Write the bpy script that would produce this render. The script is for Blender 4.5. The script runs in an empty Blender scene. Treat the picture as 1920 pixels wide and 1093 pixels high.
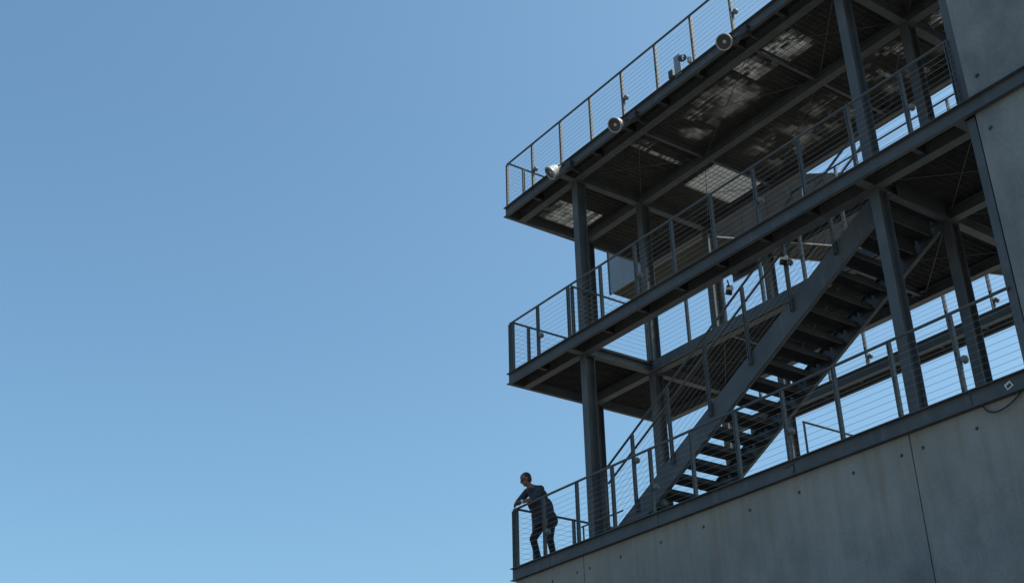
import bpy, bmesh, math, random
from mathutils import Vector, Matrix
random.seed(7)
sc = bpy.context.scene
C = sc.collection

# ------------------------------------------------------------------ camera
cam = bpy.data.cameras.new('camera')
cam.sensor_width = 36.0
cam.lens = 2260.17 / 1920 * 36
cam.clip_start = 0.1
cam.clip_end = 6000
co = bpy.data.objects.new('camera', cam)
C.objects.link(co)
rx = Vector((0.57123694, 0.82056345, -0.01907851))
ux = Vector((0.38819685, -0.2496179, 0.88712688))
dx = Vector((-0.72318156, 0.51416586, 0.46113111))
co.matrix_world = Matrix(((rx.x, ux.x, -dx.x, 17.175), (rx.y, ux.y, -dx.y, -12.0373),
                          (rx.z, ux.z, -dx.z, -5.4345), (0, 0, 0, 1)))
sc.camera = co

# ------------------------------------------------------------------ light
SUN_DIR = Vector((0.58, 0.58, 1.12)).normalized()        # towards the sun
elev = math.asin(SUN_DIR.z)
azim = math.atan2(SUN_DIR.x, SUN_DIR.y)
world = bpy.data.worlds.new('World')
sc.world = world
world.use_nodes = True
nt = world.node_tree
bg = nt.nodes['Background']
sky = nt.nodes.new('ShaderNodeTexSky')
sky.sky_type = 'NISHITA'
sky.sun_disc = False
sky.sun_elevation = elev
sky.sun_rotation = azim
sky.altitude = 0
sky.air_density = 1.0
sky.dust_density = 3.6
sky.ozone_density = 1.2
tint = nt.nodes.new('ShaderNodeMixRGB')      # the camera's cool white balance, even over the whole sky
tint.blend_type = 'MULTIPLY'
tint.inputs[0].default_value = 1.0
tint.inputs[2].default_value = (0.70, 0.965, 1.0, 1)
nt.links.new(sky.outputs[0], tint.inputs[1])
nt.links.new(tint.outputs[0], bg.inputs[0])
bg.inputs[1].default_value = 0.15
sl = bpy.data.lights.new('sun', 'SUN')
sl.energy = 3.2
sl.angle = math.radians(0.5)
sl.color = (1.0, 0.95, 0.87)
so = bpy.data.objects.new('sun', sl)
C.objects.link(so)
so.rotation_euler = SUN_DIR.to_track_quat('Z', 'Y').to_euler()
so.location = (0, 0, 60)
sc.view_settings.view_transform = 'Standard'
sc.view_settings.look = 'None'
sc.view_settings.gamma = 1
sc.view_settings.use_curve_mapping = False
sc.view_settings.exposure = 0.42

# ------------------------------------------------------------------ materials
def mat(name, col, rough=0.6, metal=0.0, var=0.12, scale=3.0, bump=0.0, bscale=40, spec=0.5, worn=None):
    m = bpy.data.materials.new(name)
    m.use_nodes = True
    n, l = m.node_tree.nodes, m.node_tree.links
    b = n['Principled BSDF']
    b.inputs['Roughness'].default_value = rough
    b.inputs['Metallic'].default_value = metal
    b.inputs['Specular IOR Level'].default_value = spec
    tc = n.new('ShaderNodeTexCoord')
    no = n.new('ShaderNodeTexNoise')
    no.inputs['Scale'].default_value = scale
    no.inputs['Detail'].default_value = 6
    no.inputs['Roughness'].default_value = 0.62
    l.new(tc.outputs['Object'], no.inputs['Vector'])
    cr = n.new('ShaderNodeValToRGB')
    cr.color_ramp.elements[0].position = 0.3
    cr.color_ramp.elements[1].position = 0.7
    cr.color_ramp.elements[0].color = tuple(c * (1 - var) for c in col) + (1,)
    cr.color_ramp.elements[1].color = tuple(min(1, c * (1 + var)) for c in col) + (1,)
    l.new(no.outputs['Fac'], cr.inputs['Fac'])
    colour = cr.outputs['Color']
    if worn:        # chalky scuffs and rusty specks
        for sc3, sscale, p0, p1, c2, amt in (((1, 1, .25), 7.0, .56, .74, tuple(c * 1.75 for c in col), .55), ((1, 1, 1), 16.0, .66, .74, worn, .8)):
            mp = n.new('ShaderNodeMapping'); mp.inputs['Scale'].default_value = sc3
            l.new(tc.outputs['Object'], mp.inputs['Vector'])
            w = n.new('ShaderNodeTexNoise'); w.inputs['Scale'].default_value = sscale; w.inputs['Detail'].default_value = 8
            l.new(mp.outputs['Vector'], w.inputs['Vector'])
            wr = n.new('ShaderNodeMapRange'); wr.inputs['From Min'].default_value = p0; wr.inputs['From Max'].default_value = p1
            wr.inputs['To Max'].default_value = amt
            l.new(w.outputs['Fac'], wr.inputs['Value'])
            mx = n.new('ShaderNodeMixRGB'); mx.inputs[2].default_value = tuple(c2) + (1,)
            l.new(wr.outputs[0], mx.inputs[0]); l.new(colour, mx.inputs[1])
            colour = mx.outputs[0]
        rr = n.new('ShaderNodeMapRange'); rr.inputs['To Min'].default_value = rough - .12; rr.inputs['To Max'].default_value = rough + .18
        l.new(no.outputs['Fac'], rr.inputs['Value']); l.new(rr.outputs[0], b.inputs['Roughness'])
    l.new(colour, b.inputs['Base Color'])
    if bump:
        n2 = n.new('ShaderNodeTexNoise')
        n2.inputs['Scale'].default_value = bscale
        n2.inputs['Detail'].default_value = 8
        l.new(tc.outputs['Object'], n2.inputs['Vector'])
        bp = n.new('ShaderNodeBump')
        bp.inputs['Strength'].default_value = bump
        bp.inputs['Distance'].default_value = 0.01
        l.new(n2.outputs['Fac'], bp.inputs['Height'])
        l.new(bp.outputs['Normal'], b.inputs['Normal'])
    return m

def concrete_mat():
    m = bpy.data.materials.new('concrete')
    m.use_nodes = True
    n, l = m.node_tree.nodes, m.node_tree.links
    b = n['Principled BSDF']
    b.inputs['Roughness'].default_value = 0.85
    tc = n.new('ShaderNodeTexCoord')
    def noise(scale, detail=6, sc3=(1, 1, 1), rough=0.6):
        mp = n.new('ShaderNodeMapping')
        mp.inputs['Scale'].default_value = sc3
        l.new(tc.outputs['Object'], mp.inputs['Vector'])
        no = n.new('ShaderNodeTexNoise')
        no.inputs['Scale'].default_value = scale
        no.inputs['Detail'].default_value = detail
        no.inputs['Roughness'].default_value = rough
        l.new(mp.outputs['Vector'], no.inputs['Vector'])
        return no
    def ramp(src, p0, p1, c0, c1):
        r = n.new('ShaderNodeValToRGB')
        r.color_ramp.elements[0].position = p0
        r.color_ramp.elements[1].position = p1
        r.color_ramp.elements[0].color = c0
        r.color_ramp.elements[1].color = c1
        l.new(src, r.inputs['Fac'])
        return r
    def mix(kind, fac, a, c):
        x = n.new('ShaderNodeMixRGB')
        x.blend_type = kind
        if isinstance(fac, float):
            x.inputs[0].default_value = fac
        else:
            l.new(fac, x.inputs[0])
        l.new(a, x.inputs[1])
        if isinstance(c, tuple):
            x.inputs[2].default_value = c
        else:
            l.new(c, x.inputs[2])
        return x.outputs[0]
    base = ramp(noise(0.75, 6, (1, 1, .8), .68).outputs['Fac'], 0.38, 0.63, (.132, .140, .147, 1), (.240, .243, .240, 1)).outputs[0]
    # pale vertical washes
    w = ramp(noise(2.2, 5, (1.6, 1, .16)).outputs['Fac'], 0.42, 0.75, (0, 0, 0, 1), (1, 1, 1, 1)).outputs[0]
    wm = n.new('ShaderNodeMath'); wm.operation = 'MULTIPLY'; wm.inputs[1].default_value = 0.38
    l.new(w, wm.inputs[0])
    base = mix('MIX', wm.outputs[0], base, (.29, .288, .282, 1))
    # fine mottling
    f = ramp(noise(26, 8).outputs['Fac'], 0.3, 0.7, (.90, .90, .90, 1), (1.08, 1.08, 1.08, 1)).outputs[0]
    base = mix('MULTIPLY', 1.0, base, f)
    # pores
    v = n.new('ShaderNodeTexVoronoi')
    v.inputs['Scale'].default_value = 17
    l.new(tc.outputs['Object'], v.inputs['Vector'])
    pr = ramp(v.outputs['Distance'], 0.02, 0.07, (.55, .55, .55, 1), (1, 1, 1, 1)).outputs[0]
    base = mix('MULTIPLY', 0.7, base, pr)
    # rust and dirt runs below the steel edge (z = -0.22): narrow streaks that fade with height
    sep = n.new('ShaderNodeSeparateXYZ')
    l.new(tc.outputs['Object'], sep.inputs[0])
    mr = n.new('ShaderNodeMapRange')
    mr.inputs['From Min'].default_value = -1.7
    mr.inputs['From Max'].default_value = -0.2
    l.new(sep.outputs['Z'], mr.inputs['Value'])
    st = ramp(noise(5.5, 4, (1.3, 1, .07)).outputs['Fac'], 0.47, 0.66, (0, 0, 0, 1), (1, 1, 1, 1)).outputs[0]
    mm = n.new('ShaderNodeMath'); mm.operation = 'MULTIPLY'
    l.new(st, mm.inputs[0]); l.new(mr.outputs[0], mm.inputs[1])
    lt = n.new('ShaderNodeMath'); lt.operation = 'LESS_THAN'; lt.inputs[1].default_value = 0.0
    l.new(sep.outputs['Z'], lt.inputs[0])
    m2 = n.new('ShaderNodeMath'); m2.operation = 'MULTIPLY'
    l.new(mm.outputs[0], m2.inputs[0]); l.new(lt.outputs[0], m2.inputs[1])
    m3 = n.new('ShaderNodeMath'); m3.operation = 'MULTIPLY'; m3.inputs[1].default_value = 0.68
    l.new(m2.outputs[0], m3.inputs[0])
    base = mix('MIX', m3.outputs[0], base, (.15, .098, .055, 1))
    # an even warm wash in the first half metre below the steel
    mr2 = n.new('ShaderNodeMapRange')
    mr2.inputs['From Min'].default_value = -1.5
    mr2.inputs['From Max'].default_value = -0.22
    mr2.inputs['To Max'].default_value = 0.55
    l.new(sep.outputs['Z'], mr2.inputs['Value'])
    m4 = n.new('ShaderNodeMath'); m4.operation = 'MULTIPLY'
    l.new(mr2.outputs[0], m4.inputs[0]); l.new(lt.outputs[0], m4.inputs[1])
    base = mix('MIX', m4.outputs[0], base, (.30, .272, .22, 1))
    l.new(base, b.inputs['Base Color'])
    bp = n.new('ShaderNodeBump')
    bp.inputs['Strength'].default_value = 0.25
    bp.inputs['Distance'].default_value = 0.006
    l.new(noise(18, 8).outputs['Fac'], bp.inputs['Height'])
    l.new(bp.outputs['Normal'], b.inputs['Normal'])
    return m

M = {
    'steel': mat('painted_steel', (.080, .087, .095), .55, 0, .26, 1.3, .05, 30, .3, (.11, .060, .035)),
    'rail': mat('railing_steel', (.070, .077, .086), .5, .0, .12, 6, 0, 40, .4),
    'cable': mat('cable_steel', (.24, .26, .28), .35, .4, .1, 10),
    'grating': mat('galvanised_grating', (.105, .106, .100), .7, .0, .25, 5, 0, 40, .2),
    'grating_dark': mat('darker_grating', (.058, .058, .057), .8, .0, .25, 5, 0, 40, .1),  # darker copy of the grating, for the middle deck
    'mat': mat('shade_sheet', (.066, .069, .071), .85, 0, .25, 2.3, 0, 40, .08),  # thin sheets added over the upper grating to block the sun
    'brown': mat('deck_board', (.070, .067, .061), .85, 0, .25, 2.0, 0, 40, .1),
    'tread': mat('tread_steel', (.050, .053, .057), .7, 0, .2, 4, 0, 40, .15),
    'shaded_clad': mat('shade_toned_cladding', (.026, .028, .030), .85, 0, .3, 1.6, 0, 40, .06),  # colour darkened to stand in for shade on the slanting wall
    'concrete': concrete_mat(),
    'slab': mat('slab_concrete', (.30, .29, .27), .9, 0, .15, 2),
    'ground': mat('ground', (.155, .136, .112), .95, 0, .25, .15, .2, 3),
    'white': mat('white_enamel', (.66, .65, .62), .35, 0, .05, 8),
    'ring': mat('aluminium_rim', (.36, .36, .35), .45, .3, .1, 12),
    'lens': mat('lamp_glass', (.035, .038, .034), .2, 0, .2, 14),
    'bulb': mat('lamp_core', (.45, .46, .43), .3, 0, .1, 14),
    'black': mat('black_metal', (.022, .023, .026), .5, 0, .2, 6),
    'hose': mat('rubber_hose', (.03, .031, .033), .6, 0, .1, 8),
    'panel': mat('blue_grey_panel', (.21, .24, .27), .55, 0, .07, 1.2),
    'skin': mat('skin', (.18, .088, .064), .55, 0, .12, 30),
    'shirt': mat('navy_cotton', (.030, .036, .056), .9, 0, .3, 14, .3, 50),
    'trouser': mat('black_denim', (.013, .013, .017), .9, 0, .3, 14, .3, 50),
    'shoe': mat('black_leather', (.012, .012, .012), .4, 0, .1, 14),
    'glass': mat('sunglass_lens', (.006, .006, .008), .12, 0, .1, 14),
    'silver': mat('watch_metal', (.85, .85, .82), .25, .5, .05, 10),
    'paper': mat('white_sticker', (.66, .64, .60), .6, 0, .06, 20),
    'dome': mat('marker_dome', (.13, .13, .13), .5, 0, .1, 12),
    'ink': mat('sticker_ink', (.03, .03, .035), .6, 0, .05, 20),
}

# ------------------------------------------------------------------ mesh helpers
class MB:
    def __init__(s):
        s.v = []; s.f = []
    def poly(s, pts, faces):
        o = len(s.v)
        s.v += [tuple(p) for p in pts]
        s.f += [tuple(o + i for i in f) for f in faces]
        return s
    def box(s, x0, x1, y0, y1, z0, z1):
        p = [(x0, y0, z0), (x1, y0, z0), (x1, y1, z0), (x0, y1, z0), (x0, y0, z1), (x1, y0, z1), (x1, y1, z1), (x0, y1, z1)]
        return s.poly(p, [(3, 2, 1, 0), (4, 5, 6, 7), (0, 1, 5, 4), (1, 2, 6, 5), (2, 3, 7, 6), (3, 0, 4, 7)])
    def bar(s, a, b, w, h, up=(0, 0, 1)):
        a = Vector(a); b = Vector(b); d = (b - a).normalized()
        sd = d.cross(Vector(up)).normalized(); u = sd.cross(d).normalized()
        p = []
        for q in (a, b):
            for i, j in ((-1, -1), (1, -1), (1, 1), (-1, 1)):
                p.append(q + sd * (i * w / 2) + u * (j * h / 2))
        return s.poly(p, [(0, 1, 2, 3), (7, 6, 5, 4), (1, 0, 4, 5), (2, 1, 5, 6), (3, 2, 6, 7), (0, 3, 7, 4)])
    def tube(s, a, b, r, n=8, r2=None, cap=True):
        a = Vector(a); b = Vector(b); d = (b - a).normalized(); r2 = r if r2 is None else r2
        up = Vector((0, 0, 1)) if abs(d.z) < .9 else Vector((1, 0, 0))
        sd = d.cross(up).normalized(); u = sd.cross(d)
        p = []
        for q, rr in ((a, r), (b, r2)):
            for i in range(n):
                t = 2 * math.pi * i / n
                p.append(q + sd * (math.cos(t) * rr) + u * (math.sin(t) * rr))
        f = [(i, (i + 1) % n, n + (i + 1) % n, n + i) for i in range(n)]
        if cap:
            f += [tuple(range(n - 1, -1, -1)), tuple(range(n, 2 * n))]
        return s.poly(p, f)
    def path(s, pts, r, n=8):
        for a, b in zip(pts, pts[1:]):
            s.tube(a, b, r, n)
        return s
    def lathe(s, prof, n=28, o=(0, 0, 0), ax=(0, 0, 1), close=False):
        ax = Vector(ax).normalized(); o = Vector(o)
        up = Vector((0, 0, 1)) if abs(ax.z) < .9 else Vector((1, 0, 0))
        sd = ax.cross(up).normalized(); u = ax.cross(sd)
        p = []
        for t, r in prof:
            for i in range(n):
                a = 2 * math.pi * i / n
                p.append(o + ax * t + (sd * math.cos(a) + u * math.sin(a)) * max(r, 1e-4))
        f = []
        for k in range(len(prof) - 1):
            for i in range(n):
                f.append((k * n + i, k * n + (i + 1) % n, (k + 1) * n + (i + 1) % n, (k + 1) * n + i))
        return s.poly(p, f)
    def prism(s, poly2, y0, y1):       # polygon in x,z pushed along y
        n = len(poly2)
        p = [(x, y0, z) for x, z in poly2] + [(x, y1, z) for x, z in poly2]
        f = [tuple(range(n)), tuple(range(2 * n - 1, n - 1, -1))]
        f += [(i, n + i, n + (i + 1) % n, (i + 1) % n) for i in range(n)]
        return s.poly(p, f)
    def slab(s, poly2, z0, z1):        # polygon in x,y pushed along z
        n = len(poly2)
        p = [(x, y, z0) for x, y in poly2] + [(x, y, z1) for x, y in poly2]
        f = [tuple(range(n - 1, -1, -1)), tuple(range(n, 2 * n))]
        f += [(i, (i + 1) % n, n + (i + 1) % n, n + i) for i in range(n)]
        return s.poly(p, f)
    def mesh(s, name, m, smooth=False):
        me = bpy.data.meshes.new(name)
        me.from_pydata(s.v, [], s.f)
        bm = bmesh.new(); bm.from_mesh(me)
        bmesh.ops.recalc_face_normals(bm, faces=bm.faces)
        bm.to_mesh(me); bm.free()
        me.materials.append(M[m])
        if smooth:
            for p in me.polygons:
                p.use_smooth = True
        me.update()
        return me
    def build(s, name, m, parent=None, smooth=False):
        return put(name, s.mesh(name, m, smooth), parent)

def put(name, me, parent=None, loc=None):
    o = bpy.data.objects.new(name, me)
    C.objects.link(o)
    if parent is not None:
        o.parent = parent
        # children are modelled in world coordinates, so undo the root's offset
        base = parent
        off = Vector((0, 0, 0))
        while base is not None:
            off += Vector(base.location); base = base.parent
        o.location = (Vector(loc) if loc is not None else Vector((0, 0, 0))) - off
    elif loc is not None:
        o.location = loc
    return o

def tag(o, label=None, cat=None, group=None, kind=None):
    for k, v in (('label', label), ('category', cat), ('group', group), ('kind', kind)):
        if v:
            o[k] = v
    return o

def thing(name, loc, label, cat, group=None):
    o = bpy.data.objects.new(name, None)
    o.empty_display_size = .2
    C.objects.link(o)
    o.location = loc
    return tag(o, label, cat, group)

def copy_thing(o, parent=None):
    c = o.copy()
    C.objects.link(c)
    c.parent = parent
    for ch in list(o.children):
        copy_thing(ch, c)
    return c

def ibeam_x(mb, x0, x1, y, zt, h=.18, w=.15, t=.012):
    mb.box(x0, x1, y - w / 2, y + w / 2, zt - t, zt)
    mb.box(x0, x1, y - w / 2, y + w / 2, zt - h, zt - h + t)
    mb.box(x0, x1, y - .006, y + .006, zt - h + t, zt - t)

def ibeam_y(mb, y0, y1, x, zt, h=.18, w=.15, t=.012):
    mb.box(x - w / 2, x + w / 2, y0, y1, zt - t, zt)
    mb.box(x - w / 2, x + w / 2, y0, y1, zt - h, zt - h + t)
    mb.box(x - .006, x + .006, y0, y1, zt - h + t, zt - t)

# ------------------------------------------------------------------ constants of the place
ZB, ZC = 3.709, 7.373          # tops of the middle and upper decks (lower deck = 0)
HF = .22
P = .94                        # post spacing
R1, R2, R3 = .41, 2.06, 3.87   # column rows
X1, X2, XW = 1.87, 8.45, 10.15
XE = 15.5
NODES = [.068, X1, 4 * P, 7 * P, X2, XW]

# ------------------------------------------------------------------ ground
g = MB().poly([(-2500, -2500, -7), (2500, -2500, -7), (2500, 2500, -7), (-2500, 2500, -7)], [(0, 1, 2, 3)]).build('ground', 'ground')
tag(g, kind='structure')

# ------------------------------------------------------------------ concrete walls
def panel(mb, x0, x1, z0, z1, y0, y1, holes, r=.021, dep=.045):
    """front skin (at y0) with real recessed tie holes, plus sides and back"""
    holes = sorted(holes, key=lambda h: (-h[1], h[0]))
    rows = {}
    for hx, hz in holes:
        rows.setdefault(round(hz, 3), []).append(hx)
    zcur = z1
    s = .05
    def quad(a, b, c, d):
        if b - a > 1e-5 and d - c > 1e-5:
            mb.poly([(a, y0, c), (b, y0, c), (b, y0, d), (a, y0, d)], [(0, 1, 2, 3)])
    for hz in sorted(rows, reverse=True):
        quad(x0, x1, hz + s, zcur)
        xc = x0
        for hx in rows[hz]:
            quad(xc, hx - s, hz - s, hz + s)
            n = 16
            pts = []
            for i in range(n):
                a = 2 * math.pi * (i + .5) / n
                ca, sa = math.cos(a), math.sin(a)
                k = s / max(abs(ca), abs(sa))
                pts.append((hx + ca * k, y0, hz + sa * k))
            for rr, yy in ((r * 1.25, y0), (r, y0 + dep), (.0001, y0 + dep)):
                for i in range(n):
                    a = 2 * math.pi * (i + .5) / n
                    pts.append((hx + math.cos(a) * rr, yy, hz + math.sin(a) * rr))
            fs = []
            for k in range(3):
                for i in range(n):
                    fs.append((k * n + i, k * n + (i + 1) % n, (k + 1) * n + (i + 1) % n, (k + 1) * n + i))
            # corner triangles of the square
            for cx, cz in ((1, 1), (-1, 1), (-1, -1), (1, -1)):
                pts.append((hx + cx * s, y0, hz + cz * s))
            L = len(pts) - 4
            for q, i in enumerate((1, 5, 9, 13)):
                fs.append((i, (i + 1) % n, L + q))
            mb.poly(pts, fs)
            xc = hx + s
        quad(xc, x1, hz - s, hz + s)
        zcur = hz - s
    quad(x0, x1, z0, zcur)
    p = [(x0, y0, z0), (x1, y0, z0), (x1, y1, z0), (x0, y1, z0), (x0, y0, z1), (x1, y0, z1), (x1, y1, z1), (x0, y1, z1)]
    mb.poly(p, [(3, 2, 1, 0), (4, 5, 6, 7), (1, 2, 6, 5), (2, 3, 7, 6), (3, 0, 4, 7)])

YW = .075
lw = thing('concrete_wall', (7.5, .2, -7), 'long grey concrete wall with rust runs and tie holes below the lowest deck', 'wall')
ZH = -.455
seams = [.085, 1.985, 8.525, 15.06, 17.0]
hx = [[.25, 1.125, 1.80], [2.134, 2.91, 3.862, 4.80, 5.741, 6.667, 7.60, 8.366], [8.69, 9.463, 10.40, 11.34, 12.28, 13.2, 14.1, 14.85], [15.4, 16.3]]
for i in range(4):
    mb = MB()
    hs = [(x, z) for x in hx[i] for z in (ZH, -3.3, -6.1)]
    g_ = .009
    panel(mb, seams[i] + (0 if i == 0 else g_), seams[i + 1] - g_, -7.0, -HF - .006, YW, YW + .25, hs)
    mb.build('concrete_panel', 'concrete', lw)
MB().box(.10, 16.9, YW + .07, YW + .09, -7, -HF - .02).build('joint_backing', 'black', lw)
MB().box(.09, .33, .335, 6.2, -7, -HF - .008).build('return_panel', 'concrete', lw)

uw = thing('concrete_wall', (12.5, .2, 3.7), 'upper grey concrete wall right of the open frame, above the middle deck edge', 'wall')
mb = MB(); panel(mb, 10.315, XE, ZB + .004, 8.9, .085, .33, [(10.49, 4.007), (12.2, 4.007), (10.49, 6.7), (12.2, 6.7)], r=.028)
mb.build('concrete_panel', 'concrete', uw)
mw = thing('concrete_wall', (12.5, .2, 0), 'grey concrete wall between the middle deck edge and the lowest deck, at the right', 'wall')
mb = MB(); panel(mb, 10.345, XE, .004, ZB - .03, .085, .33, [(10.50, 3.194), (12.2, 3.194), (10.50, .7), (12.2, .7)], r=.028)
mb.build('concrete_panel', 'concrete', mw)

MB().box(10.316, XE, .34, 6.3, ZB - .20, ZB - .01).build('floor_slab', 'slab', mw)
MB().box(10.345, XE, .34, 6.3, ZC - .20, ZC - .01).build('floor_slab', 'slab', uw)

# ------------------------------------------------------------------ steel decks
def grating_mesh(w, d, wide, gm, name='grating_panel'):
    """bearing bars along y (30 mm deep) and cross rods along x, origin at panel corner, top at z = 0"""
    mb = MB()
    n = int(w / (.033 if wide else .027))
    for i in range(n + 1):
        x = w * i / n
        mb.box(max(0, x - .002), min(w, x + .002), 0, d, -.030 if wide else -.034, -.002)
    m_ = max(1, int(d / .105))
    for j in range(m_ + 1):
        y = d * j / m_
        mb.box(0, w, max(0, y - .0035), min(d, y + .0035), -.018, -.004)
    # heavier carrier bars every four bearing bars
    k = 0
    while k * 4 <= n:
        x = w * k * 4 / n
        mb.box(max(0.001, x - .005), min(w - .001, x + .005), .001, d - .001, -.042, -.0345)
        k += 1
    return mb.mesh(name, gm)

GM = {}
def grating(w, d, wide=False, gm='grating'):
    key = (round(w, 3), round(d, 3), wide, gm)
    if key not in GM:
        GM[key] = grating_mesh(*key)
    return GM[key]

from mathutils import noise as mnoise
def sm(a, b, x):
    t = max(0.0, min(1.0, (x - a) / (b - a)))
    return t * t * (3 - 2 * t)
def win(x, a, b, e):
    return sm(a - e, a + e, x) * (1 - sm(b - e, b + e, x))
def openness(x, y):
    """how much of the grating the added shade sheets of the upper deck leave open to the sun, 0 to 1"""
    v = 0.0
    if 2.74 < x < 3.69 and 2.46 < y < 3.76: return 1.0
    if .15 < x < .98 and .66 < y < 1.92:
        return max(0.0, min(1.0, sm(.55, 1.15, y) + .5 * mnoise.noise((x * 5, y * 9, 0))))
    n1 = mnoise.noise((x * 2.6 + 3, y * 2.2, 4.7))
    n2 = mnoise.noise((x * 19, y * 1.6, 9.1))
    n3 = mnoise.noise((x * 9, y * 13, 1.3))
    n = .9 * n1 + .35 * n2 + .35 * n3
    def add(k): 
        nonlocal v
        v = max(v, k)
    add(win(x, 6.45, 7.18, .07) * win(y, .72, 1.30, .10) * (.78 + .5 * n))
    add(win(x, 5.95, 6.34, .06) * win(y, .66, 1.22, .08) * (.62 + .6 * n))
    add(win(x, 4.85, 5.75, .15) * win(y, .72, 1.55, .14) * (.60 + .9 * n))
    add(win(x, 4.0, 4.8, .2) * win(y, .9, 1.7, .2) * (.18 + .8 * n))
    add((win(x, 3.22, 3.27, .02) + win(x, 3.56, 3.60, .02)) * win(y, .68, 1.95, .06) * .55)
    add(win(x, 3.3, 3.55, .1) * win(y, .7, 1.9, .2) * (.10 + .5 * n))
    add(win(x, 4.3, 6.3, .5) * win(y, 2.55, 3.6, .2) * (.20 + .85 * n))
    add(win(x, 7.0, 9.8, .4) * win(y, 2.4, 3.65, .2) * (.14 + .8 * n))
    add(win(x, 5.4, 6.9, .3) * win(y, .12, .24, .03) * (.45 + .6 * n2))
    return max(0.0, min(1.0, v))

def shade_sheet_mesh(x0, x1, y0, y1):
    """added sheet that keeps the sun off one panel: strips whose width follows the openness; local origin at x0,y0"""
    mb = MB()
    nx = max(1, round((x1 - x0) / .047)); ny = max(1, round((y1 - y0) / .052))
    any_open = False
    hx_, hy_ = (x1 - x0) / nx, (y1 - y0) / ny
    for i in range(nx):
        a = i * hx_
        run = None
        for j in range(ny + 1):
            c = j * hy_
            X = (math.floor((x0 + a + hx_ / 2) / .094) + .5) * .094
            Y = (math.floor((y0 + c + hy_ / 2) / .104) + .5) * .104
            f = openness(X, Y) if j < ny else 0
            if .05 < f < 1:
                f = max(0, min(.96, f * (.80 + .9 * mnoise.noise((X * 37.1, Y * 41.7, 3.3)))))
            if f > .05:
                any_open = True
                if f < .97:
                    mb.box(a, a + hx_, c, c + hy_ * (1 - f), 0, .008)
            if j < ny and f <= .05:
                if run is None: run = c
            elif run is not None:
                mb.box(a, a + hx_, run, c, 0, .008); run = None
    if not any_open:
        return None, False
    return mb.mesh('floor_or_shade_sheet', 'mat'), True

MM = {}
def deck_panels(root, z, x0, x1, y0, y1, holes, m='mat'):
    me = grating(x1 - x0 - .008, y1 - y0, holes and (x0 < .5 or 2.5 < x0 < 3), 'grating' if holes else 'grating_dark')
    gp = put('grating_panel', me, root, (x0 + .004, y0, z - .004))
    mm = None; ok = False
    if holes:
        mm, ok = shade_sheet_mesh(x0 + .004, x1 - .004, y0, y1)
    if not ok:
        key = (round(x1 - x0, 3), round(y1 - y0, 3), m)
        if key not in MM:
            MM[key] = MB().box(0, x1 - x0 - .008, 0, y1 - y0, 0, .008).mesh('floor_or_shade_sheet', m)
        mm = MM[key]
    put('floor_or_shade_sheet', mm, gp, (x0 + .004, y0, z - .003))

def fascia(root, z, joints=None):
    xs = [0.0] + (joints or []) + [XE]
    for a, b in zip(xs, xs[1:]):
        a2 = a + (.005 if a > 0 else 0); b2 = b - .005
        mb = MB()
        mb.box(a2, b2, .058, .070, z - HF + .013, z - .013)
        mb.box(a2, b2, 0.0, .0699, z - .012, z)
        mb.box(a2, b2, 0.0, .0699, z - HF, z - HF + .012)
        mb.build('edge_channel', 'steel', root)
        if joints:
            pass
    if joints:
        MB().box(.1, XE - .1, .0705, .073, z - HF + .014, z - .014).build('backing_strip', 'black', root)

def end_channel(root, z, y1):
    mb = MB()
    mb.box(.058, .070, .0715, y1, z - HF + .013, z - .013)
    mb.box(0.0, .0699, .0715, y1, z - .0125, z - .0005)
    mb.box(0.0, .0699, .0715, y1, z - HF + .0005, z - HF + .0125)
    mb.build('end_channel', 'steel', root)

def rods(root, z, a, b, ya, yb):
    for p, q in (((a + .1, ya + .08), (b - .1, yb - .08)), ((a + .1, yb - .08), (b - .1, ya + .08))):
        dz = 0 if p[1] < q[1] else .016
        MB().tube((p[0], p[1], z - .115 - dz), (q[0], q[1], z - .115 - dz), .006, 6).build('brace_rod', 'steel', root)

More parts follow.
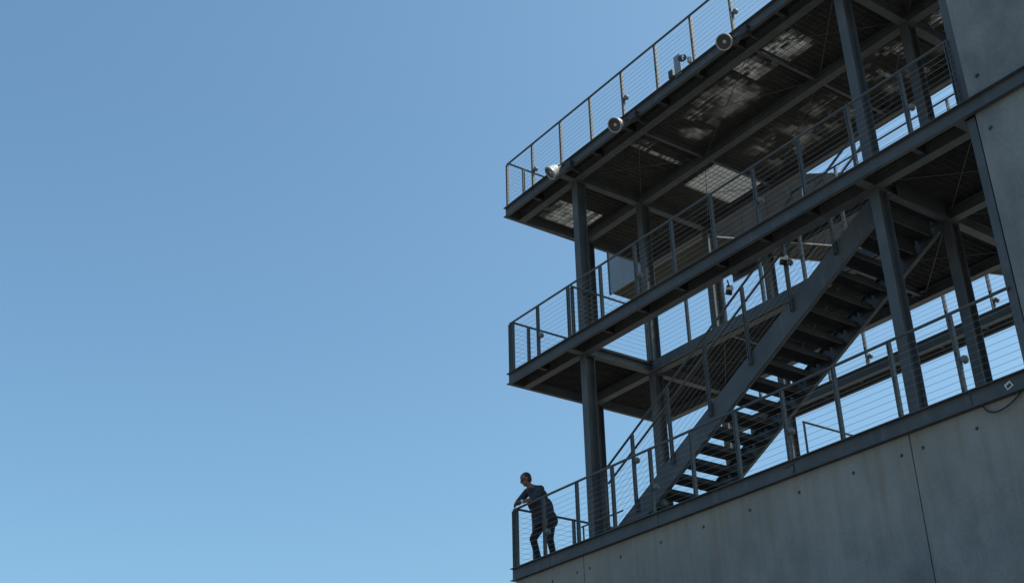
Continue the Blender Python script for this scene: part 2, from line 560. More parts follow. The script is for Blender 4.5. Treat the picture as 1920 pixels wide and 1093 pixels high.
def deck(z, label, void):
    root = thing('deck_platform', (5, 2, z), label, 'deck')
    fascia(root, z)
    end_channel(root, z, R3 + .10)
    zt = z - .042
    hb = .178
    for yr in (R1, R2, R3):
        mb = MB()
        ibeam_x(mb, .0705, 10.312, yr, zt, hb, .152)
        mb.build('long_beam', 'steel', root)
    xs = [X1, 4 * P, 7 * P, X2, XW - .04]
    for k, xb in enumerate(xs):
        main = k in (0, 3, 4)
        segs = [(.0735, R1 - .0765)] if main else []
        if not (void and not main):
            segs.append((R1 + .0765, R2 - .0765))
        segs.append((R2 + .0765, R3 - .0765))
        for a, b in segs:
            mb = MB()
            if main:
                ibeam_y(mb, a, b, xb, zt - .001, hb - .003, .14)
            else:
                ibeam_y(mb, a, b, xb, zt - .001, .10, .06, .008)
            mb.build('cross_beam', 'steel', root)
    # short brackets and gussets that carry the walkway strip under each post
    for i in range(1, 11):
        if i in (2, 9): continue
        x = i * P
        mb = MB()
        mb.box(x - .005, x + .005, .0735, R1 - .078, z - .20, z - .045)
        mb.build('bracket', 'black', root)
        mb = MB()
        mb.box(x - .075, x - .0055, .09, .29, z - .185, z - .09).tube((x - .03, .17, z - .212), (x - .03, .17, z - .20), .012, 8)
        mb.build('clamp', 'black', root)
    # stiffener stubs behind the middle beam
    for xb in (2.8, 4.7, 5.65, 7.5):
        MB().box(xb - .004, xb + .004, R2 + .007, R2 + .07, z - .20, z - .056).build('stiffener', 'steel', root)
        if not void:
            MB().box(xb - .004, xb + .004, R1 + .007, R1 + .07, z - .20, z - .056).build('stiffener', 'steel', root)
    # cross bracing
    bays = [(X1, 4 * P), (4 * P, 7 * P), (7 * P, X2), (X2, XW)]
    for a, b in bays:
        if not void or a >= X2:
            rods(root, z, a, b, R1, R2)
        rods(root, z, a, b, R2, R3)
    for xb in (X1, 4 * P, 7 * P, X2):
        for yr in (R1, R2, R3):
            if void and yr == R1 and xb < X2: continue
            sy = -1 if yr == R3 else 1
            MB().slab([(xb - .16, yr + sy * .08), (xb + .16, yr + sy * .08), (xb + .10, yr + sy * .17), (xb - .10, yr + sy * .17)], z - .112, z - .106).build('gusset_plate', 'steel', root)
    # floor panels
    cuts = [.074] + [i * P for i in range(1, 11)] + [10.312]
    m = 'mat' if not void else 'brown'  # upper deck: added shade sheets; middle deck: solid floor
    for a, b in zip(cuts, cuts[1:]):
        for k, (c, d) in enumerate(((.074, R1 + .02), (R1 + .024, R2 + .02), (R2 + .024, R3 + .07))):
            if void and k == 1 and a > 1.8 and b < 8.6:
                continue
            if void and k == 1 and a < 1.8 and b > 1.8:
                pass
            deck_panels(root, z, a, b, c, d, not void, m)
    return root

dA = thing('deck_platform', (5, 2, 0), 'lowest deck with grey steel edge channel on top of the long concrete wall', 'deck')
fascia(dA, 0, [1.112, 3.86, 6.65, 9.48])
end_channel(dA, 0, 6.1)
MB().box(.075, XE - .1, .336, 6.1, -HF + .02, -.006).build('floor_slab', 'slab', dA)
MB().box(.075, XE - .1, .0735, .3355, -.05, -.006).build('floor_slab', 'slab', dA)
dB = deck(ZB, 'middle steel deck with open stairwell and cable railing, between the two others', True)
dC = deck(ZC, 'topmost steel deck of grating and added shade sheets with floodlights along its edge', False)
# rusty splice mark and bent tie wire on the lowest edge channel
MB().path([(6.50, .054, -.075), (6.64, .052, -.055), (6.66, .052, -.13), (6.62, .054, -.165)], .005, 6).build('tie_wire', 'black', dA)

# void edge trim on the middle deck
mb = MB().box(X1 + .09, 8.36, R2 - .115, R2 - .1, ZB - .2, ZB - .002)
mb.box(X1 + .09, 8.36, R2 - .155, R2 - .1, ZB - .2 - .012, ZB - .2 - .0005)
mb.build('stairwell_trim', 'steel', dB)

# rear walkways of the middle and upper decks
def rear_walk(z, label):
    r = thing('rear_walkway', (6, 5.8, z), label, 'walkway')
    mb = MB()
    mb.box(.5, 10.6, 5.56, 5.57, z - HF + .013, z - .013).box(.5, 10.6, 5.50, 5.5699, z - .012, z).box(.5, 10.6, 5.50, 5.60, z - HF, z - HF + .012)
    mb.build('edge_channel', 'steel', r)
    mb = MB()
    ibeam_x(mb, .5, 10.6, 5.93, z - .04, .178, .06)
    mb.build('long_beam', 'steel', r)
    for i in range(1, 12):
        x = i * P - .2
        MB().box(x - .03, x + .03, 5.605, 5.895, z - .12, z - .05).build('cross_beam', 'steel', r)
    MB().box(.5, 10.6, 5.575, 5.99, z - .038, z + .004).build('floor_or_shade_sheet', 'brown', r)
    return r
rear_walk(ZB, 'rear steel walkway seen in the sky gap, behind the right-hand columns')
rear_walk(ZC, 'upper rear steel walkway behind the topmost deck, only its rail in view')

# ------------------------------------------------------------------ columns
def column_mesh(h, w=.155, d=.21, t=.012):
    mb = MB()
    mb.box(-w / 2, w / 2, -d / 2, -d / 2 + t, 0, h)
    mb.box(-w / 2, w / 2, d / 2 - t, d / 2, 0, h)
    mb.box(-.005, .005, -d / 2 + t, d / 2 - t, 0, h)
    return mb.mesh('shaft', 'steel')
def column(x, y, z0, z1, label, w=.155, d=.21):
    r = thing('steel_column', (x, y, z0), label, 'column', 'steel columns of the frame')
    me = column_mesh(z1 - z0 - .003, w, d)
    put('shaft', me, r, (x, y, z0))
    MB().box(x - .12, x + .12, y - .14, y + .14, z0, z0 + .015).build('base_plate', 'steel', r)
    MB().box(x - w / 2 - .012, x + w / 2 + .012, y - d / 2 - .012, y + d / 2 + .012, z1 - .016, z1 - .001).build('cap_plate', 'steel', r)
    for sx in (-.09, .09):
        for sy in (-.115, .115):
            MB().tube((x + sx, y + sy, z0 + .015), (x + sx, y + sy, z0 + .03), .012, 6).build('bolt', 'steel', r)
    return r
B0, B1, B2 = .003, ZB - .221, ZC - .221
floorB = ZB + .006
specs = [
    (1.82, R1 + .10, B0, B1, 'front left column from lowest deck up to the middle deck'),
    (1.82, R1 + .10, floorB, B2, 'front left column between middle and topmost decks'),
    (1.87, R2 + .03, B0, B1, 'column behind the front left one, lowest deck to middle deck'),
    (1.87, R2 + .03, floorB, B2, 'column behind the front left one, middle deck to topmost deck'),
    (.10, R2 + .03, B0, B1, 'dark column at the left end under the middle deck'),
    (.10, R2 + .03, floorB, B2, 'dark column at the left end under the topmost deck'),
    (8.43, R1 + .10, B0, B1, 'front right column beside the stair top, under the middle deck'),
    (8.43, R1 + .10, floorB, B2, 'front right column rising behind the middle deck railing'),
    (8.43, R2 + .03, B0, B1, 'second right column, beside the sky gap at the right under the middle deck'),
    (8.43, R2 + .03, floorB, B2, 'second right column above the middle deck, left of the upper concrete wall'),
    (1.87, R3, B0, B1, 'third-row left column under the middle deck, behind the stair'),
    (1.87, R3, floorB, B2, 'third-row left column seen through the stairwell opening'),
    (1.87, 5.60, B0, ZB - HF - .003, 'rearmost left column under the rear walkway, behind the stair foot'),
    (1.87, 5.60, floorB, ZC - HF - .003, 'rearmost left column seen beside the hanging lamp'),
    (8.43, R3, B0, B1, 'third-row right column under the middle deck, by the right wall'),
    (8.43, R3, floorB, B2, 'third-row right column under the topmost deck'),
]
for x, y, a, b, lab in specs:
    column(x, y, a, b, lab)
# steel channels that close the ends of the right-hand concrete walls
for z0, z1, x0, lab in ((B0, B1, 10.20, 'dark steel channel along the left edge of the right-hand lower concrete wall'),
                        (floorB, B2, 10.19, 'dark steel channel along the left edge of the upper concrete wall'),
                        (ZC + .012, 8.88, 10.19, 'dark steel channel above the topmost deck along the edge of the upper concrete wall')):
    r = thing('end_column', (x0, .2, z0), lab, 'column')
    MB().box(x0, x0 + .115, .11, .122, z0, z1).build('front_flange', 'steel', r)
    MB().box(x0 + .10, x0 + .112, .1225, .34, z0, z1).build('web', 'steel', r)
    MB().box(x0, x0 + .0995, .33, .342, z0, z1).build('back_flange', 'steel', r)

# ------------------------------------------------------------------ railings
def post_mb(h, along='x'):
    mb = MB()
    for s in (-1, 1):
        if along == 'x':
            mb.box(s * .019 - .006, s * .019 + .006, -.025, .025, 0, h)
        else:
            mb.box(-.025, .025, s * .019 - .006, s * .019 + .006, 0, h)
    for z in (.05, h * .5, h - .05):
        mb.box(-.0128, .0128, -.012, .012, z - .02, z + .02) if along == 'x' else mb.box(-.012, .012, -.0128, .0128, z - .02, z + .02)
    return mb
PM = {a: post_mb(1.045, a).mesh('post', 'rail') for a in 'xy'}
def railing(a, b, stations, label, along='x', z=0, n=10, group='cable railings'):
    """straight cable railing from a to b (ground points)"""
    r = thing('cable_railing', (a[0], a[1], z), label, 'railing', group)
    for s in stations:
        put('post', PM[along], r, (s, a[1], z) if along == 'x' else (a[0], s, z))
    MB().tube((a[0], a[1], z + 1.062), (b[0], b[1], z + 1.062), .021, 10).build('top_rail', 'rail', r, True)
    for k in range(n):
        zz = z + .09 + k * .0925
        MB().tube((a[0], a[1], zz), (b[0], b[1], zz), .0023, 5).build('cable', 'cable', r)
    mb = MB()
    for s in stations:       # swage fittings on both faces of the posts
        for k in range(n):
            zz = z + .09 + k * .0925
            if along == 'x': mb.tube((s - .045, a[1], zz), (s + .045, a[1], zz), .0052, 5)
            else: mb.tube((a[0], s - .045, zz), (a[0], s + .045, zz), .0052, 5)
    tag(mb.build('cable_fittings', 'cable', r), kind='stuff')
    return r
st = [i * P for i in range(1, 11)]
railing((.03, .085), (10.25, .085), [.03, .125] + st[:10], 'cable railing on the front edge of the lowest deck, the man leans on it', z=0)
railing((.03, .085), (10.20, .085), [.03, .125] + st[:10] + [10.17], 'cable railing on the front edge of the middle deck', z=ZB)
railing((.05, .085), (15.3, .085), [.05] + st + [i * P for i in range(11, 17)], 'sunlit cable railing on the front edge of the topmost deck', z=ZC)
ys = [.47, 1.38, 2.3, 3.2, 3.85]
railing((.105, .12), (.105, 3.9), ys, 'short cable railing across the left end of the lowest deck, behind the man', 'y', 0)
railing((.105, .12), (.105, 3.9), ys, 'short cable railing across the left end of the middle deck', 'y', ZB)
railing((.09, .12), (.09, 3.9), ys, 'short cable railing across the left end of the topmost deck', 'y', ZC)
railing((1.92, .13), (1.92, 1.93), [.15, 1.9], 'railing across the middle deck beside the front left column', 'y', ZB)
railing((2.0, R2 + .05), (8.35, R2 + .05), [i * P for i in range(3, 9)] + [8.3], 'railing along the inner side of the stairwell on the middle deck', z=ZB)
railing((.6, 5.88), (10.5, 5.88), st[:1] + st[1:], 'railing on the rear walkway behind the middle deck', z=ZB)
railing((.6, 5.88), (10.5, 5.88), [P, 2 * P, 3 * P, 4 * P, 7 * P, 10 * P], 'railing on the rear walkway behind the topmost deck', z=ZC)
# thin guard rail near the stair foot
r = thing('guard_rail', (5.87, 1.3, 0), 'thin tubular guard rail standing behind the front railing, right of the stair', 'railing')
MB().tube((5.87, 1.30, 0), (5.87, 1.30, 1.05), .017, 8).build('upright', 'rail', r)
MB().tube((5.87, 3.60, 0), (5.87, 3.60, 1.05), .017, 8).build('upright', 'rail', r)
MB().tube((5.87, 1.283, 1.067), (5.87, 3.617, 1.067), .017, 8).build('top_bar', 'rail', r)
r = thing('guard_rail', (1.0, .9, 0), 'low steel bar on the lowest deck behind the front left column', 'railing')
MB().tube((1.55, .45, .0), (1.55, .45, .42), .015, 8).build('upright', 'rail', r)
MB().tube((1.5, .45, .435), (2.6, .45, .435), .015, 8).build('top_bar', 'rail', r)

# ------------------------------------------------------------------ stair
SL = .548
def zt(x): return SL * (x - 1.755)
s_ = thing('staircase', (1.8, 1.3, 0), 'open-riser steel staircase climbing from the lowest deck to the middle deck', 'staircase')
def stringer(y0, y1, inward):
    prof = [(1.757, .002), (2.312, .002), (8.372, zt(8.372) - .305), (8.372, zt(8.372) + .06), (8.28, zt(8.28) + .11), (1.757, .112)]
    MB().prism(prof, y0, y1).build('stringer', 'steel', s_)
    a, b = (y1, y1 + .06) if inward > 0 else (y0 - .06, y0)
    a += .0005 * inward; b += 0
    MB().prism([(2.318, .004), (2.343, .004), (8.371, zt(8.371) - .290), (8.371, zt(8.371) - .304)], min(a, b), max(a, b)).build('stringer_flange', 'steel', s_)
    MB().prism([(1.80, zt(1.80) + .093), (1.80, zt(1.80) + .108), (8.271, zt(8.271) + .108), (8.271, zt(8.271) + .093)], min(a, b), max(a, b)).build('stringer_flange', 'steel', s_)
stringer(.70, .712, 1)
stringer(1.935, 1.947, -1)
nst = 22
tm = MB()
W0, W1_ = .777, 1.870
tm.box(0, .305, W0, W1_, -.004, 0)
tm.box(0, .006, W0, W1_, -.080, -.0045)
tm.box(.299, .305, W0, W1_, -.075, -.0045)
tm.box(.27, .2985, W0, W1_, -.075, -.070)
for k in range(1, 7):
    tm.box(.04 * k, .04 * k + .004, W0 + .002, W1_ - .002, -.028, -.0045)
tme = tm.mesh('tread', 'tread')
am = MB().box(0.02, .265, .7135, .776, -.010, -.004).box(.02, .265, .7135, .719, -.055, -.0105).mesh('tread_bracket', 'tread')
am2 = MB().box(0.02, .265, 1.871, 1.9335, -.010, -.004).box(.02, .265, 1.928, 1.9335, -.055, -.0105).mesh('tread_bracket', 'tread')
for k in range(nst - 1):
    z = (k + 1) * ZB / nst
    x = (z + .10) / SL + 1.755 - .15
    t = put('tread', tme, s_, (x, 0, z))
    if k >= nst - 4:
        MB().box(x + .296, x + .2985, .777, 1.870, z - .001, z + ZB / nst - .005).build('riser', 'tread', t)
    put('tread_bracket', am, t, (x, 0, z))
    put('tread_bracket', am2, t, (x, 0, z))
def stair_rail(y, label, hand_y):
    r = thing('stair_railing', (2.2, y, 0), label, 'railing', 'railings of the stair')
    xs = [2.705 + .945 * i for i in range(7)]
    for x in xs:
        zz = zt(x) - .10
        mb = MB()
        for s in (-1, 1):
            mb.box(x + s * .019 - .006, x + s * .019 + .006, y - .025, y + .025, zz, zz + 1.335)
        mb.tube((x, y - .018, zz + .05), (x, y + .045 * (1 if hand_y > y else -1), zz + .05), .012, 8)
        mb.tube((x, y - .018, zz + .17), (x, y + .045 * (1 if hand_y > y else -1), zz + .17), .012, 8)
        mb.build('post', 'rail', r)
    top = lambda x: zt(x) + 1.245
    x0, x1 = 1.93, 8.375
    MB().tube((x0, y, top(x0)), (x1, y, top(x1)), .020, 10).build('top_rail', 'rail', r, True)
    MB().tube((x0, y, .0), (x0, y, top(x0) + .01), .020, 10).build('newel', 'rail', r, True)
    MB().path([(x0 - .02, hand_y, top(x0) - .20), (x1, hand_y, top(x1) - .20)], .0185, 10).build('handrail', 'rail', r, True)
    for x in xs:
        MB().tube((x, y, top(x) - .24), (x, hand_y, top(x) - .225), .007, 6).build('handrail_bracket', 'rail', r)
    for k in range(10):
        d = .16 + k * .105
        MB().tube((x0, y, top(x0) - d), (x1, y, top(x1) - d), .0023, 5).build('cable', 'cable', r)
    return r
stair_rail(.665, 'near cable railing that climbs with the stair', .76)

# ------------------------------------------------------------------ angled rear volume
aw = thing('angled_bridge', (0, 4.5, 7.15), 'blue-grey clad bridge box behind the upper decks with slanting plank-like side wall', 'building part')
aw['category'] = 'bridge'
A = Vector((1.78, 4.195, 0)); B = Vector((3.30, 7.49, 0))
MB().slab([(-1.42, 3.985), (1.68, 3.985), (A.x, A.y), (B.x, B.y), (B.x - .72, B.y + .12), (1.78, 5.62), (1.3, 4.86), (-1.42, 4.70)], 7.151, 7.20).build('soffit', 'brown', aw)
for i in range(7):      # front cladding, one sheet per bay
    x0 = -1.42 + i * .45
    MB().box(x0 + .004, x0 + .446, 3.945, 3.975, 7.145, 8.25).build('cladding_panel', 'panel', aw)
MB().box(-1.47, -1.425, 3.935, 3.985, 7.135, 8.26).build('corner_trim', 'steel', aw)
d_ = (B - A); L_ = d_.length; d_.normalize(); nrm = Vector((d_.y, -d_.x, 0))
def wall_top(s):       # height of the slanted upper edge at distance s along the wall
    return 7.60 + 1.25 * min(1, s / 1.6) + .13 * max(0, (s - 1.6))
n_ = 6
for i in range(n_):
    a = L_ * i / n_ + .004; b = L_ * (i + 1) / n_ - .004
    p0, p1 = A + d_ * a, A + d_ * b
    pts = []
    for off in (0, .04):
        for (p, z) in ((p0, 7.152), (p1, 7.152), (p1, wall_top(b)), (p0, wall_top(a))):
            q = p + nrm * (off - .02)
            pts.append((q.x, q.y, z))
    MB().poly(pts, [(0, 1, 2, 3), (7, 6, 5, 4), (0, 4, 5, 1), (1, 5, 6, 2), (2, 6, 7, 3), (3, 7, 4, 0)]).build('side_panel', 'shaded_clad', aw)
q0 = A + nrm * .028; q1 = B + nrm * .028
MB().bar((q0.x, q0.y, 7.142), (q1.x, q1.y, 7.142), .03, .016).build('drip_edge', 'ring', aw)
l2a = Vector((1.72, 5.50, 0)); l2b = Vector((B.x - .72, B.y + .1, 0))
MB().bar((l2a.x, l2a.y, 7.14), (l2b.x, l2b.y, 7.14), .03, .02).build('drip_edge', 'ring', aw)
for i in range(8):
    s = .55 + i * .42
    p0 = A + d_ * s; p1 = p0 - nrm * .62
    MB().bar((p0.x, p0.y, 7.118), (p1.x, p1.y, 7.118), .05, .05).build('joist', 'steel', aw)

# wedge of a second angled piece that shows by the right wall
w2 = thing('angled_canopy', (8.1, 4.2, 3.5), 'dark wedge of a slanting canopy behind the middle deck by the right concrete wall', 'canopy')
MB().slab([(7.80, 3.96), (8.6, 3.96), (8.6, 4.75), (7.95, 4.35)], 3.495, 3.56).build('soffit', 'tread', w2)
MB().bar((7.79, 3.96, 3.50), (7.95, 4.36, 3.50), .02, .03).build('drip_edge', 'ring', w2)

# ------------------------------------------------------------------ lamps
def floodlight(pos, aim, mount, label, r=.132, group='floodlights on the topmost deck edge'):
    root = thing('floodlight', pos, label, 'floodlight', group)
    p = Vector(pos); a = Vector(aim).normalized()
    k = r / .14
    prof = [(-.30, .0), (-.30, .040), (-.285, .048), (-.20, .052), (-.195, .060), (-.190, .080), (-.165, .097), (-.12, .108), (-.06, .120), (-.015, .133), (0, .136)]
    MB().lathe([(t * k, q * k) for t, q in prof], 28, p, a).build('housing', 'white', root, True)
    prof = [(-.02, .134), (-.02, .146), (.012, .148), (.018, .143), (.018, .128), (.004, .124), (-.02, .125)]
    MB().lathe([(t * k, q * k) for t, q in prof], 28, p, a).build('rim', 'ring', root, True)
    prof = [(-.004, .130), (-.008, .09), (-.018, .05), (-.020, .0)]
    MB().lathe([(t * k, q * k) for t, q in prof], 28, p, a).build('lens', 'lens', root, True)
    MB().lathe([(-.019 * k, .034 * k), (-.012 * k, .030 * k), (-.006 * k, .016 * k), (-.005 * k, 0)], 16, p, a).build('bulb', 'bulb', root, True)
    # yoke and junction box
    m = Vector(mount)
    sd = a.cross(Vector((0, 0, 1))).normalized()
    c = p - a * (.17 * k)
    for s in (-1, 1):
        MB().bar(c + sd * (s * .075 * k), c + sd * (s * .075 * k) - a * .13 * k + (m - c) * .15, .008, .035 * k).build('yoke_arm', 'black', root)
    e = c - a * .13 * k + (m - c) * .15
    MB().bar(e - sd * (.082 * k), e + sd * (.082 * k), .03 * k, .012).build('yoke_bar', 'black', root)
    MB().tube(e, m, .018 * k, 8).build('stem', 'black', root)
    MB().box(m.x - .075, m.x + .075, m.y - .06, m.y + .055, m.z - .07, m.z + .07).build('junction_box', 'black', root)
    MB().tube((m.x + .02, m.y, m.z - .06), (m.x + .09, m.y + .16, m.z - .17), .012, 8).build('conduit', 'black', root)
    return root
floodlight((3.86, -.25, ZC - .33), (.14, -.72, -.56), (4.12, -.003, ZC - .20), 'middle of three white floodlights on the topmost deck edge, under the fourth railing post')
floodlight((6.64, -.25, ZC - .355), (.27, -.70, -.56), (6.90, -.003, ZC - .20), 'rightmost floodlight on the topmost deck edge with its face to the camera')
floodlight((1.93, -.25, ZC - .29), (-.30, -.62, -.62), (2.22, -.003, ZC - .19), 'leftmost floodlight on the topmost deck edge, turned away to the left')

def hanging_lamp(x, label):
    r_ = thing('spotlight', (x, .57, 3.30), label, 'spotlight', 'small spotlights hung under the middle deck')
    MB().lathe([(0, .0), (0, .045), (.02, .05), (.15, .055), (.152, .045), (.145, 0)], 18, (x + .03, .60, 3.40), (-.45, .2, -.75)).build('housing', 'black', r_, True)
    MB().lathe([(0, .0), (0, .036), (.10, .038), (.105, .0)], 16, (x - .02, .58, 3.36), (.75, .35, -.12)).build('ballast', 'white', r_, True)
    MB().tube((x + .03, .58, 3.40), (x + .03, .56, 3.485), .012, 8).build('stem', 'black', r_)
hanging_lamp(5.33, 'small spotlight hung under the middle deck, left one by the stair railing')
hanging_lamp(6.50, 'small spotlight hung under the middle deck, right one against the sky by the stair railing')

def bracket_lamp(x, y, z, label, s=1):
    r_ = thing('marker_light', (x, y, z), label, 'light', 'round marker lights on railing posts')
    MB().lathe([(0, 0), (0, .022), (.02, .024), (.03, .045), (.045, .055), (.075, .050), (.095, .032), (.10, 0)], 16, (x + .026, y, z), (1, .15, .1)).build('dome', 'dome', r_, True)
    MB().box(x + .0255, x + .034, y - .022, y + .022, z - .10, z + .03).build('mount', 'rail', r_)
for zl, nm in ((0, 'lowest'), (ZB, 'middle'), (ZC, 'topmost')):
    for i, wh in ((1, 'second railing post from the left corner'), (4, 'railing post a third of the way along'), (7, 'railing post two thirds of the way along'), (10, 'last railing post by the concrete wall')):
        if i == 10 and zl == ZC: continue
        bracket_lamp(i * P, .085, zl + .42, 'round light on the %s, %s deck' % (wh, nm))
bracket_lamp(4 * P, 5.88, ZB + .33, 'round light on a rear walkway post, seen beside the stair')
bracket_lamp(7 * P, 5.88, ZB + .33, 'round light on a rear walkway post, by the right wall')
bracket_lamp(2.705, .665, zt(2.705) + .75, 'round light on the lowest post of the stair railing')
bracket_lamp(2.705 + .945 * 4, .665, zt(2.705 + .945 * 4) + .68, 'round light on the fifth post of the stair railing, against the sky')

# grey plate, switch box and small spotlight fixed on the top deck edge
r = thing('equipment_plate', (5.33, .06, ZC), 'upright grey plate with a small box, on the topmost deck edge behind the cables', 'bracket')
MB().box(5.20, 5.36, .02, .032, ZC - .03, ZC + .40).build('plate', 'panel', r)
MB().box(5.08, 5.17, -.02, .06, ZC + .00, ZC + .15).build('switch_box', 'black', r)
MB().tube((5.13, .02, ZC + .05), (5.26, .015, ZC - .02), .012, 8).build('conduit', 'black', r)
r = thing('spotlight', (5.5, .04, ZC + .12), 'small chrome spotlight with bladed back, right of the grey plate on the topmost deck', 'spotlight')
MB().lathe([(0, 0), (0, .05), (.01, .075), (.03, .08), (.035, .07), (.032, 0)], 18, (5.47, -.03, ZC + .17), (.5, -.8, .1)).build('housing', 'black', r, True)
for k in range(5):
    a = k * 2 * math.pi / 5
    MB().bar((5.49, -.06, ZC + .17), (5.49 + .045 * math.cos(a), -.06 - .01 * math.cos(a), ZC + .17 + .06 * math.sin(a)), .004, .022).build('fin', 'silver', r)
MB().box(5.545, 5.60, .0, .05, ZC + .05, ZC + .16).build('mount', 'ring', r)

# ------------------------------------------------------------------ sticker, hose loop
r = thing('sticker', (9.99, .055, -.10), 'small white square sticker with dark mark on the lowest edge channel at the right', 'sticker')
c0 = [(10.01, -.050), (9.932, -.083), (9.962, -.156), (10.048, -.120)]
MB().prism(c0, .0545, .0575).build('label_sheet', 'paper', r)
MB().prism([(9.960, -.128), (9.965, -.082), (9.982, -.096), (10.003, -.070), (10.010, -.088), (10.026, -.104), (10.030, -.112), (9.972, -.137)], .0525, .0543).build('dark_mark', 'ink', r)
r = thing('hose_loop', (9.9, .03, -.25), 'black hose loop hanging below the lowest edge channel at the far right', 'hose')
pts = []
for i in range(15):
    t = i / 14
    x = 9.62 + .49 * t
    z = -.245 - .125 * math.sin(math.pi * min(1, t ** .8)) ** .8
    pts.append((x, .045 - .03 * math.sin(math.pi * t), z))
pts.append((10.115, .06, -.215))
MB().path(pts, .011, 8).build('hose', 'hose', r, True)

# ------------------------------------------------------------------ person leaning on the corner of the lowest railing
def blob(parts, vox, name, m, parent, smooth_it=4, extra=None):
    """tapered capsules and ellipsoids fused into one continuous skin"""
    mb = MB()
    def sphere(c, rx_, ry_, rz_, rot=None, nu=16, nv=10):
        pts = []; fs = []
        for j in range(nv + 1):
            ph = math.pi * j / nv
            for i in range(nu):
                th = 2 * math.pi * i / nu
                v = Vector((rx_ * math.sin(ph) * math.cos(th), ry_ * math.sin(ph) * math.sin(th), rz_ * math.cos(ph)))
                if rot: v = rot @ v
                pts.append(Vector(c) + v)
        for j in range(nv):
            for i in range(nu):
                fs.append((j * nu + i, j * nu + (i + 1) % nu, (j + 1) * nu + (i + 1) % nu, (j + 1) * nu + i))
        mb.poly(pts, fs)
    for p in parts:
        if p[0] == 'cap':
            _, a, ra, b, rb = p
            sphere(a, ra, ra, ra); sphere(b, rb, rb, rb)
            mb.tube(a, b, ra, 16, rb)
        else:
            _, c, rr, rot = p
            sphere(c, *rr, rot=rot)
    me = bpy.data.meshes.new('tmp')
    me.from_pydata(mb.v, [], mb.f)
    bm = bmesh.new(); bm.from_mesh(me)
    bmesh.ops.remove_doubles(bm, verts=bm.verts, dist=1e-5)
    bmesh.ops.recalc_face_normals(bm, faces=bm.faces)
    bm.to_mesh(me); bm.free()
    o = bpy.data.objects.new('tmp', me); C.objects.link(o)
    rm = o.modifiers.new('r', 'REMESH'); rm.mode = 'VOXEL'; rm.voxel_size = vox
    sm = o.modifiers.new('s', 'SMOOTH'); sm.factor = .5; sm.iterations = smooth_it
    dg = bpy.context.evaluated_depsgraph_get()
    me2 = bpy.data.meshes.new_from_object(o.evaluated_get(dg))
    me2.name = name
    bpy.data.objects.remove(o)
    me2.materials.clear(); me2.materials.append(M[m])
    for q in me2.polygons: q.use_smooth = True
    return put(name, me2, parent)

man = thing('person', (.33, .5, 0), 'man in navy shirt, black trousers and sunglasses, leaning on the railing at the deck corner', 'person')
V = Vector
hip = V((.375, .58, .90)); chest = V((.355, .38, 1.23)); neck = V((.335, .255, 1.435)); head = V((.305, .17, 1.565))
LS = V((.53, .33, 1.355)); RS = V((.17, .29, 1.385))
LE = V((.545, .13, 1.130)); RE = V((.105, .12, 1.175))
LW = V((.33, .055, 1.130)); RW = V((.235, .012, 1.150))
LH = V((.44, .56, .90)); RH = V((.255, .55, .90))
LK = V((.53, .50, .48)); RK = V((.195, .38, .54))
LA = V((.50, .62, .09)); RA = V((.15, .56, .09))
head_rot = Matrix.Rotation(math.radians(-28), 3, 'Z') @ Matrix.Rotation(math.radians(24), 3, 'X')
def H(x, y, z):     # head-local point, face towards -y
    return head + head_rot @ V((x, y, z))
bp_ = []
cap = lambda a, ra, b, rb: bp_.append(('cap', a, ra, b, rb))
cap(hip, .12, chest, .125); cap(chest, .11, neck, .06); cap(neck, .056, head + V((0, .02, -.05)), .055)
cap(neck, .06, LS, .055); cap(neck, .06, RS, .055)
cap(LS, .052, LE, .041); cap(RS, .052, RE, .041)
cap(LE, .042, LW, .028); cap(RE, .042, RW, .028)
cap(LH, .085, LK, .056); cap(RH, .085, RK, .056)
cap(LK, .055, LA, .038); cap(RK, .055, RA, .038)
# head: skull, jaw, nose, brow, ears, mouth
bp_.append(('el', H(0, .012, .035), (.080, .100, .096), head_rot))
bp_.append(('el', H(0, -.022, -.035), (.060, .068, .084), head_rot))
bp_.append(('el', H(0, -.062, -.092), (.026, .020, .018), head_rot))
bp_.append(('cap', H(0, -.080, .012), .009, H(0, -.100, -.022), .014))
bp_.append(('el', H(0, -.075, .030), (.050, .016, .010), head_rot))
bp_.append(('el', H(0, -.080, -.055), (.024, .012, .008), head_rot))
for s in (-1, 1):
    bp_.append(('el', H(s * .084, .012, -.005), (.010, .020, .032), head_rot))
# hands: palm, four fingers of unequal length, thumb
def hand(w, d, nrm_, side):
    d = V(d).normalized(); nrm_ = V(nrm_).normalized(); sd_ = d.cross(nrm_).normalized() * side
    palm = w + d * .045
    cap(w, .026, palm - sd_ * .014, .021); cap(w, .024, palm + sd_ * .022, .019)
    cap(palm - sd_ * .018 + d * .02, .017, palm + sd_ * .026 + d * .018, .016)
    for k, (o_, l1, l2) in enumerate(((-.032, .036, .042), (-.010, .041, .050), (.012, .038, .046), (.033, .030, .036))):
        a = palm + sd_ * o_ + d * .024
        b = a + (d * .9 - nrm_ * .35).normalized() * l1
        c = b + (d * .45 - nrm_ * .9).normalized() * l2
        cap(a, .0105, b, .0095); cap(b, .0095, c, .0082)
    a = w + d * .02 - sd_ * .026
    b = a - sd_ * .026 + d * .030 - nrm_ * .006
    c = b + d * .028 - sd_ * .004 - nrm_ * .012
    cap(a, .014, b, .0115); cap(b, .0115, c, .0095)
hand(LW, (-.85, -.45, .02), (0, 0, 1), 1)
hand(RW, (-.40, -.35, -.75), (-.45, -.55, .50), -1)
body = blob(bp_, .0052, 'body', 'skin', man, 2)
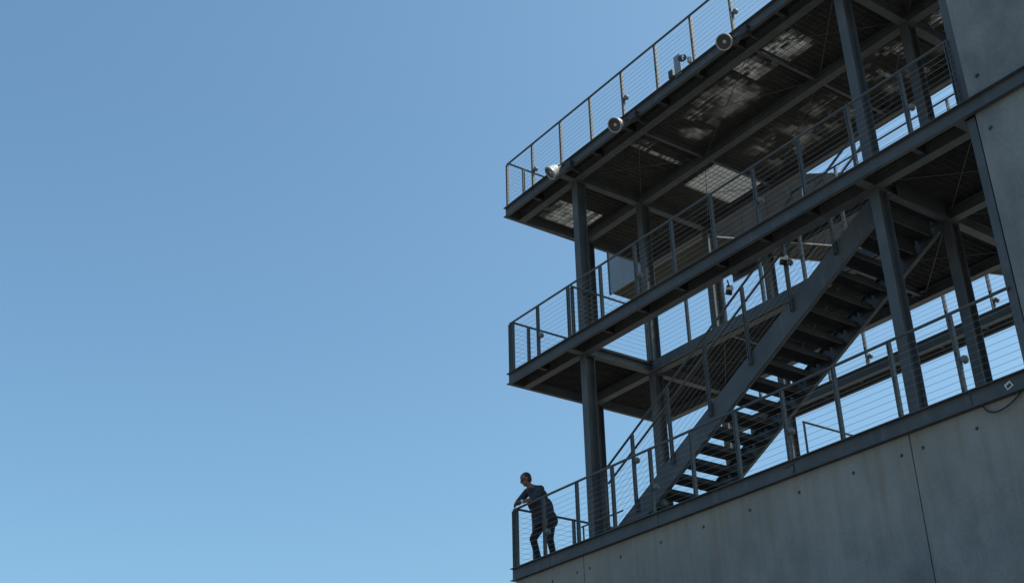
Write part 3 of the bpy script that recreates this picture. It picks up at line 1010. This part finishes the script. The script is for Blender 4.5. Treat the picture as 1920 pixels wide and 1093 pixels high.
# clothes
sh = [('cap', hip + V((0, .005, -.06)), .153, chest, .153), ('cap', chest, .14, neck + V((0, .02, -.06)), .085),
      ('cap', neck + V((0, .02, -.035)), .072, LS, .073), ('cap', neck + V((0, .02, -.035)), .072, RS, .073),
      ('cap', LS, .072, LE + (LS - LE) * .06, .060), ('cap', RS, .072, RE + (RS - RE) * .10, .058),
      ('el', hip + V((.0, -.03, .12)), (.165, .135, .26), None), ('el', hip + V((-.09, -.17, .05)), (.12, .09, .22), None), ('cap', hip + V((.02, .01, .0)), .152, chest + V((.0, -.03, -.10)), .155),
      ('el', chest + V((0, .055, .02)), (.195, .115, .17), None)]
blob(sh, .011, 'shirt', 'shirt', man, 4)
tr = [('el', hip + V((.03, .035, -.06)), (.150, .125, .14), None), ('cap', hip + V((.06, .03, -.06)), .13, hip + V((-.07, .02, -.06)), .125), ('cap', LH + V((.01, .03, -.02)), .106, LK, .068), ('cap', RH + V((0, .02, -.02)), .104, RK, .068),
      ('cap', LK, .067, LA, .052), ('cap', RK, .067, RA, .052)]
blob(tr, .011, 'trousers', 'trouser', man, 4)
for an, nm in ((LA, 1), (RA, 2)):
    blob([('cap', an + V((0, .02, -.045)), .043, an + V((0, -.17, -.055)), .034), ('cap', an + V((0, .0, 0)), .046, an + V((0, -.06, -.035)), .042)], .008, 'shoe', 'shoe', man, 3)
# short hair shell, sunglasses, watch
hr = blob([('el', H(0, .030, .040), (.083, .094, .0945), head_rot), ('el', H(0, .05, -.005), (.076, .062, .074), head_rot)], .006, 'hair', 'shirt', man, 2)
M['hair'] = mat('cropped_hair', (.045, .030, .026), .9, 0, .3, 40)
hr.data.materials.clear(); hr.data.materials.append(M['hair'])
for s in (-1, 1):
    blob([('el', H(s * .034, -.088, .008), (.031, .010, .020), head_rot)], .004, 'sunglass_lens', 'glass', man, 1)
    MB().tube(H(s * .064, -.078, .012), H(s * .080, .015, .010), .0035, 6).build('temple_arm', 'glass', man)
MB().tube(H(-.008, -.100, .012), H(.008, -.100, .012), .004, 6).build('bridge', 'glass', man)
wd = (LW - LE).normalized()
MB().lathe([(-.012, .034), (-.012, .037), (.012, .037), (.012, .034)], 18, LW - wd * .03, wd).build('watch_band', 'silver', man, True)
MB().tube(LW - wd * .03 + V((.0, -.034, .012)), LW - wd * .03 + V((0, -.044, .016)), .019, 14).build('watch_face', 'silver', man)
